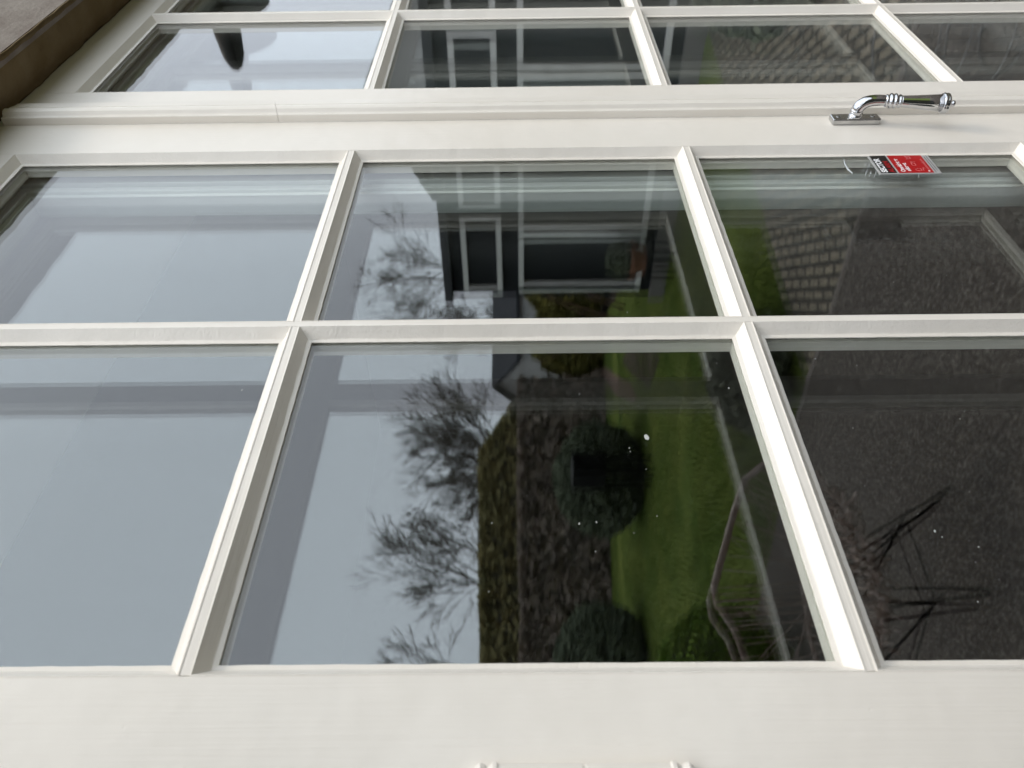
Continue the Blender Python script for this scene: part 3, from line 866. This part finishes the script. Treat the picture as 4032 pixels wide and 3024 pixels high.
for i, (x, y, r_, h) in enumerate(((10.6, -8.6, 0.7, 1.0), (11.2, -7.6, 0.8, 1.15), (11.6, -6.7, 0.8, 1.2), (11.2, -9.3, .6, .9))):
    bush('olive_shrub', (x, y, h * 0.55), (r_, r_, h * 0.75), 4200, LEAFY,
         ['olive yellow shrub nearest the end of the low hedge', 'rounded olive shrub second from the low hedge', 'broad olive shrub closest to the dark wing', 'small olive shrub tucked behind the end of the low hedge'][i], 'shrub', 'olive shrubs in the border', s=(0.03, 0.07), core=0.7)
# leaning trunks of a young multi-stemmed bush at the lawn edge
tr = MB()
for (x, y, dx, dy, h, r_) in ((8.9, -7.0, -0.5, -0.15, 1.2, 0.04), (9.0, -6.9, 0.3, 0.3, 1.1, 0.035), (8.6, -6.3, 0.1, 0.4, 0.9, 0.03)):
    tr.tube([(x, y, 0), (x + dx * .4, y + dy * .4, h * .5), (x + dx, y + dy, h)], [r_, r_ * .8, r_ * .4], 7)
tag(tr.build('young_bush', WOOD), 'bare leaning brown stems of a young bush at the edge of the lawn', 'bush')

# ---------------------------------------------------------------- bare winter trees
TREETWIG = principled('tree_twigs', (0.150, 0.135, 0.110), 0.9, spec=0.1)
def tree(x, y, h, spread, seed, label, depth=6, r0=None, zbase=0.0):
    random.seed(seed)
    t = thing('bare_tree', (x, y, zbase), label, 'tree', 'bare winter trees beyond the hedge')
    tr_ = MB(); cr = MB()
    r0 = r0 or h * 0.022
    def grow(p, d, ln, r, lev):
        segs = 3; pts_ = [p.copy()]; rs = [r]; q = p.copy(); dd = d.copy()
        for i in range(segs):
            dd = (dd + Vector((random.gauss(0, .16), random.gauss(0, .16), random.gauss(0.04, .12)))).normalized()
            q = q + dd * ln / segs; pts_.append(q.copy()); rs.append(r * (1 - 0.35 * (i + 1) / segs))
        (tr_ if lev == 0 else cr).tube(pts_, rs, 7 if lev == 0 else (5 if lev < 3 else 3), cap=lev < 3)
        if lev >= depth: return
        nchild = 4 if lev in (1, 2, 5) else 3
        for k in range(nchild):
            f = random.uniform(0.35, 1.0) if k else 1.0
            idx = min(segs, max(1, int(round(f * segs))))
            pp = pts_[idx]
            az_ = random.uniform(0, 2 * math.pi); sp = spread * random.uniform(0.5, 1.15) * (0.55 if k == 0 else 1)
            a = dd.cross(Vector((0, 0, 1)));
            if a.length < .1: a = Vector((1, 0, 0))
            a.normalize(); b = dd.cross(a)
            nd = (dd * math.cos(sp) + (a * math.cos(az_) + b * math.sin(az_)) * math.sin(sp)).normalized()
            grow(pp, nd, ln * random.uniform(0.62, 0.80), max(rs[idx] * random.uniform(0.50, 0.66), 0.0068), lev + 1)
    grow(Vector((x, y, zbase)), Vector((0.03, 0.02, 1)).normalized(), h * 0.34, r0, 0)
    tr_.build('trunk', BARK, t); cr.build('crown', TREETWIG, t)
def pol(azd, d): return (math.sin(R(azd)) * d, -(math.cos(R(azd)) * d) + 0.47)
TREES = [(53.0, 24, 6.9, .62, 3, 'bare spreading tree whose crown shows above the end of the dark wing'),
         (50.2, 27, 5.0, .6, 14, 'smaller bare tree just past the corner of the dark wing'),
         (42.4, 21, 5.2, .42, 5, 'bare upright tree with fine brushy twigs beside the gabled shed'),
         (37.8, 22, 6.4, .50, 8, 'largest bare tree standing behind the tall hedge'),
         (29.6, 21, 5.9, .55, 9, 'bare tree at the near end of the tall hedge'),
         (26.0, 20, 6.0, .55, 12, 'bare tree behind the red brick shed'),
         (40.2, 33, 4.6, .55, 17, 'distant low bare tree between the gabled shed and the largest tree')]
for a_, d_, h_, sp_, sd_, lb in TREES:
    x_, y_ = pol(a_, d_); tree(x_, y_, h_, sp_, sd_, lb)
random.seed(5)

# ---------------------------------------------------------------- small buildings behind the garden
def shed(name, azd, d, rot, wdt, dep, hw, hr, mw, mr, label):
    x, y = pol(azd, d)
    t = thing(name, (x, y, 0), label, 'building')
    M_ = Matrix.Translation((x, y, 0)) @ Matrix.Rotation(rot, 4, 'Z')
    def add(g, nm, mt):
        g.v = [tuple(M_ @ Vector(v)) for v in g.v]; return g.build(nm, mt, t)
    g = MB()
    a = wdt / 2; b = dep / 2
    g.v = [(-a, -b, -.05), (a, -b, -.05), (a, b, -.05), (-a, b, -.05), (-a, -b, hw), (a, -b, hw), (a, b, hw), (-a, b, hw), (0, -b, hr), (0, b, hr)]
    g.f = [[0, 1, 5, 8, 4], [2, 3, 7, 9, 6], [1, 2, 6, 5], [3, 0, 4, 7], [4, 8, 9, 7], [5, 6, 9, 8], [0, 3, 2, 1]]
    add(g, 'wall', mw)
    g = MB(); o = 0.18; th = 0.09
    for sgn in (-1, 1):
        n = len(g.v)
        for dz in (0.01, th):
            g.v += [(0, -b - o, hr + dz), (sgn * (a + o), -b - o, hw - o * .4 + dz), (sgn * (a + o), b + o, hw - o * .4 + dz), (0, b + o, hr + dz)]
        for q in ((0, 1, 2, 3), (4, 5, 6, 7), (0, 1, 5, 4), (1, 2, 6, 5), (2, 3, 7, 6), (3, 0, 4, 7)): g.f.append([n + i for i in q])
    add(g, 'roof', mr)
    return t
shed('gabled_shed', 50.2, 20, R(-72), 2.2, 3.2, 1.55, 2.12, WHITEWALL, ROOFM, 'small white gabled building with a dark roof beyond the border')
shed('brick_shed', 25.2, 17, R(-15), 3.0, 3.5, 1.75, 2.15, BRICK, ROOFM, 'low red brick building behind the near end of the hedge')

# ---------------------------------------------------------------- wire garden chair
ch = thing('wire_chair', (1.5, -1.95, 0.0), 'rusty brown wire lounge chair standing on the slate patio', 'chair')
rim = [(1.78, -1.66, 0.64), (1.765, -1.74, 0.71), (1.70, -1.76, 0.745), (1.33, -1.76, 0.905), (1.27, -1.77, 0.905), (1.21, -1.80, 0.86), (1.06, -1.90, 0.80), (0.98, -2.05, 0.74), (1.02, -2.25, 0.66)]
seatc = [(1.70, -1.70, 0.45), (1.66, -1.72, 0.40), (1.58, -1.735, 0.372), (1.45, -1.74, 0.360), (1.36, -1.75, 0.355), (1.27, -1.76, 0.360), (1.16, -1.82, 0.385), (1.08, -1.94, 0.43), (1.12, -2.2, 0.47)]
def lerpc(c, t):
    t = t * (len(c) - 1); i = min(int(t), len(c) - 2); f = t - i
    return Vector(c[i]).lerp(Vector(c[i + 1]), f)
g = MB(); g.tube([lerpc(rim, i / 40) for i in range(41)], 0.0125, 8); g.build('rim', RUST, ch, smooth=True)
g = MB()
for i in range(22):
    t = i / 21
    a = lerpc(rim, t); b = lerpc(seatc, min(1, max(0, 0.12 + t * .80)))
    mid = (a + b) / 2 + Vector((0, -0.05, -0.02))
    g.tube([a, mid, b], 0.0036, 4)
    c2 = lerpc(seatc, min(1, max(0, 0.02 + (1 - t) * .90)))
    if i % 3 == 0: g.tube([a, (a + c2) / 2 + Vector((0, -0.10, -0.03)), c2], 0.0030, 4)
for k in (0.3, 0.62):
    g.tube([lerpc(rim, i / 24).lerp(lerpc(seatc, 0.12 + .8 * i / 24), k) + Vector((0, -0.06 * math.sin(k * 3.14), 0)) for i in range(25)], 0.0022, 4)
g.build('wire_shell', RUST, ch)
g = MB(); g.tube([lerpc(seatc, i / 30) for i in range(31)], 0.014, 8)
far_s = [(1.70, -1.70, 0.45), (1.78, -1.95, 0.43), (1.70, -2.2, 0.41), (1.45, -2.32, 0.41), (1.12, -2.2, 0.47)]
g.tube([lerpc(far_s, i / 20) for i in range(21)], 0.010, 8)
for i in range(15):
    t = i / 14; g.tube([lerpc(seatc, t), (lerpc(seatc, t) + lerpc(far_s, t)) / 2 + Vector((0, 0, -0.05)), lerpc(far_s, t)], 0.0045, 4)
random.seed(3)
for i in range(110):
    t = random.random(); p = lerpc(seatc, t) + Vector((random.gauss(0, .012), random.gauss(0, .02), random.gauss(0, .018)))
    q = p + Vector((random.gauss(0, .03), random.gauss(0, .03), random.gauss(0, .025)))
    g.tube([p, (p + q) / 2 + Vector((0, 0, random.gauss(0, .015))), q], 0.008, 5)
g.build('seat', RUST, ch)
legs = [((1.50, -1.76, 0.37), (1.69, -1.70, 0.0)), ((1.33, -1.77, 0.37), (1.31, -1.76, 0.0)), ((1.62, -2.2, 0.41), (1.80, -2.32, 0.0)), ((1.22, -2.15, 0.44), (1.12, -2.34, 0.0))]
for a, b in legs:
    a = Vector(a); b = Vector(b); g = MB()
    g.tube([a, b + Vector((0, 0, .006))], 0.0065, 6); g.tube([a + Vector((-.06, -.03, 0)), b + Vector((-.004, -.02, .006))], 0.0065, 6)
    g.build('leg', LEGM, ch)
g = MB()
for a, b in (((1.61, -1.77, 0.17), (1.32, -1.80, 0.17)), ((1.61, -1.77, 0.17), (1.34, -1.86, 0.38)), ((1.32, -1.80, 0.17), (1.16, -2.26, 0.17)), ((1.61, -1.77, 0.17), (1.72, -2.28, 0.17)), ((1.32, -1.80, .14), (1.10, -1.95, .42))):
    g.tube([a, b], 0.005, 5)
g.build('brace', LEGM, ch)

# small wire basket against the wall
bk = thing('wire_basket', (2.48, -0.40, 0), 'grey wire basket standing by the house wall past the door', 'basket')
g = MB()
BX, BY = 2.48, -0.40
for i in range(30):
    a = 2 * math.pi * i / 30
    ca, sa = math.cos(a), math.sin(a)
    g.tube([(BX + .13 * ca, BY + .13 * sa, .012), (BX + .19 * ca, BY + .19 * sa, .09), (BX + .20 * ca, BY + .20 * sa, .22), (BX + .22 * ca, BY + .22 * sa, .32)], .0022, 4)
for (r_, z) in ((.13, .012), (.19, .09), (.20, .22), (.22, .32)):
    g.tube([(BX + r_ * math.cos(i * math.pi / 12), BY + r_ * math.sin(i * math.pi / 12), z) for i in range(25)], .0035, 4)
g.build('wire_body', principled('galvanised_wire', (0.20, 0.20, 0.20), 0.5), bk)

# grass blades on the lawn
random.seed(21)
def inside(x, y, poly):
    c = False; n = len(poly)
    for i in range(n):
        x1, y1 = poly[i]; x2, y2 = poly[(i + 1) % n]
        if (y1 > y) != (y2 > y) and x < (x2 - x1) * (y - y1) / (y2 - y1) + x1: c = not c
    return c
g = MB(); k = 0
while k < 60000:
    a_ = R(random.uniform(18, 58)); d_ = 2.6 + 9.0 * random.random() ** 1.3
    x, y = math.sin(a_) * d_, -math.cos(a_) * d_ + 0.47
    k += 1
    if not inside(x, y, LAWN_OUT): continue
    if noise.noise(Vector((x * 0.9, y * 0.9, 4))) < random.uniform(-0.55, 0.1): continue
    h = random.uniform(0.025, 0.06); th = random.uniform(0, math.pi); wd = 0.0045
    lx, ly = random.gauss(0, .02), random.gauss(0, .02)
    b0 = len(g.v)
    g.v += [(x - wd * math.cos(th), y - wd * math.sin(th), 0.0), (x + wd * math.cos(th), y + wd * math.sin(th), 0.0), (x + lx, y + ly, h)]
    g.f.append([b0, b0 + 1, b0 + 2])
gr = g.build('grass', principled('grass_blades', (0.085, 0.145, 0.018), 0.8, var=(0.22, 0.25, 0.07), scale=(9, 9, 9), spec=0.1))
tag(gr, 'short green grass blades growing on the lawn', 'grass', kind='stuff')
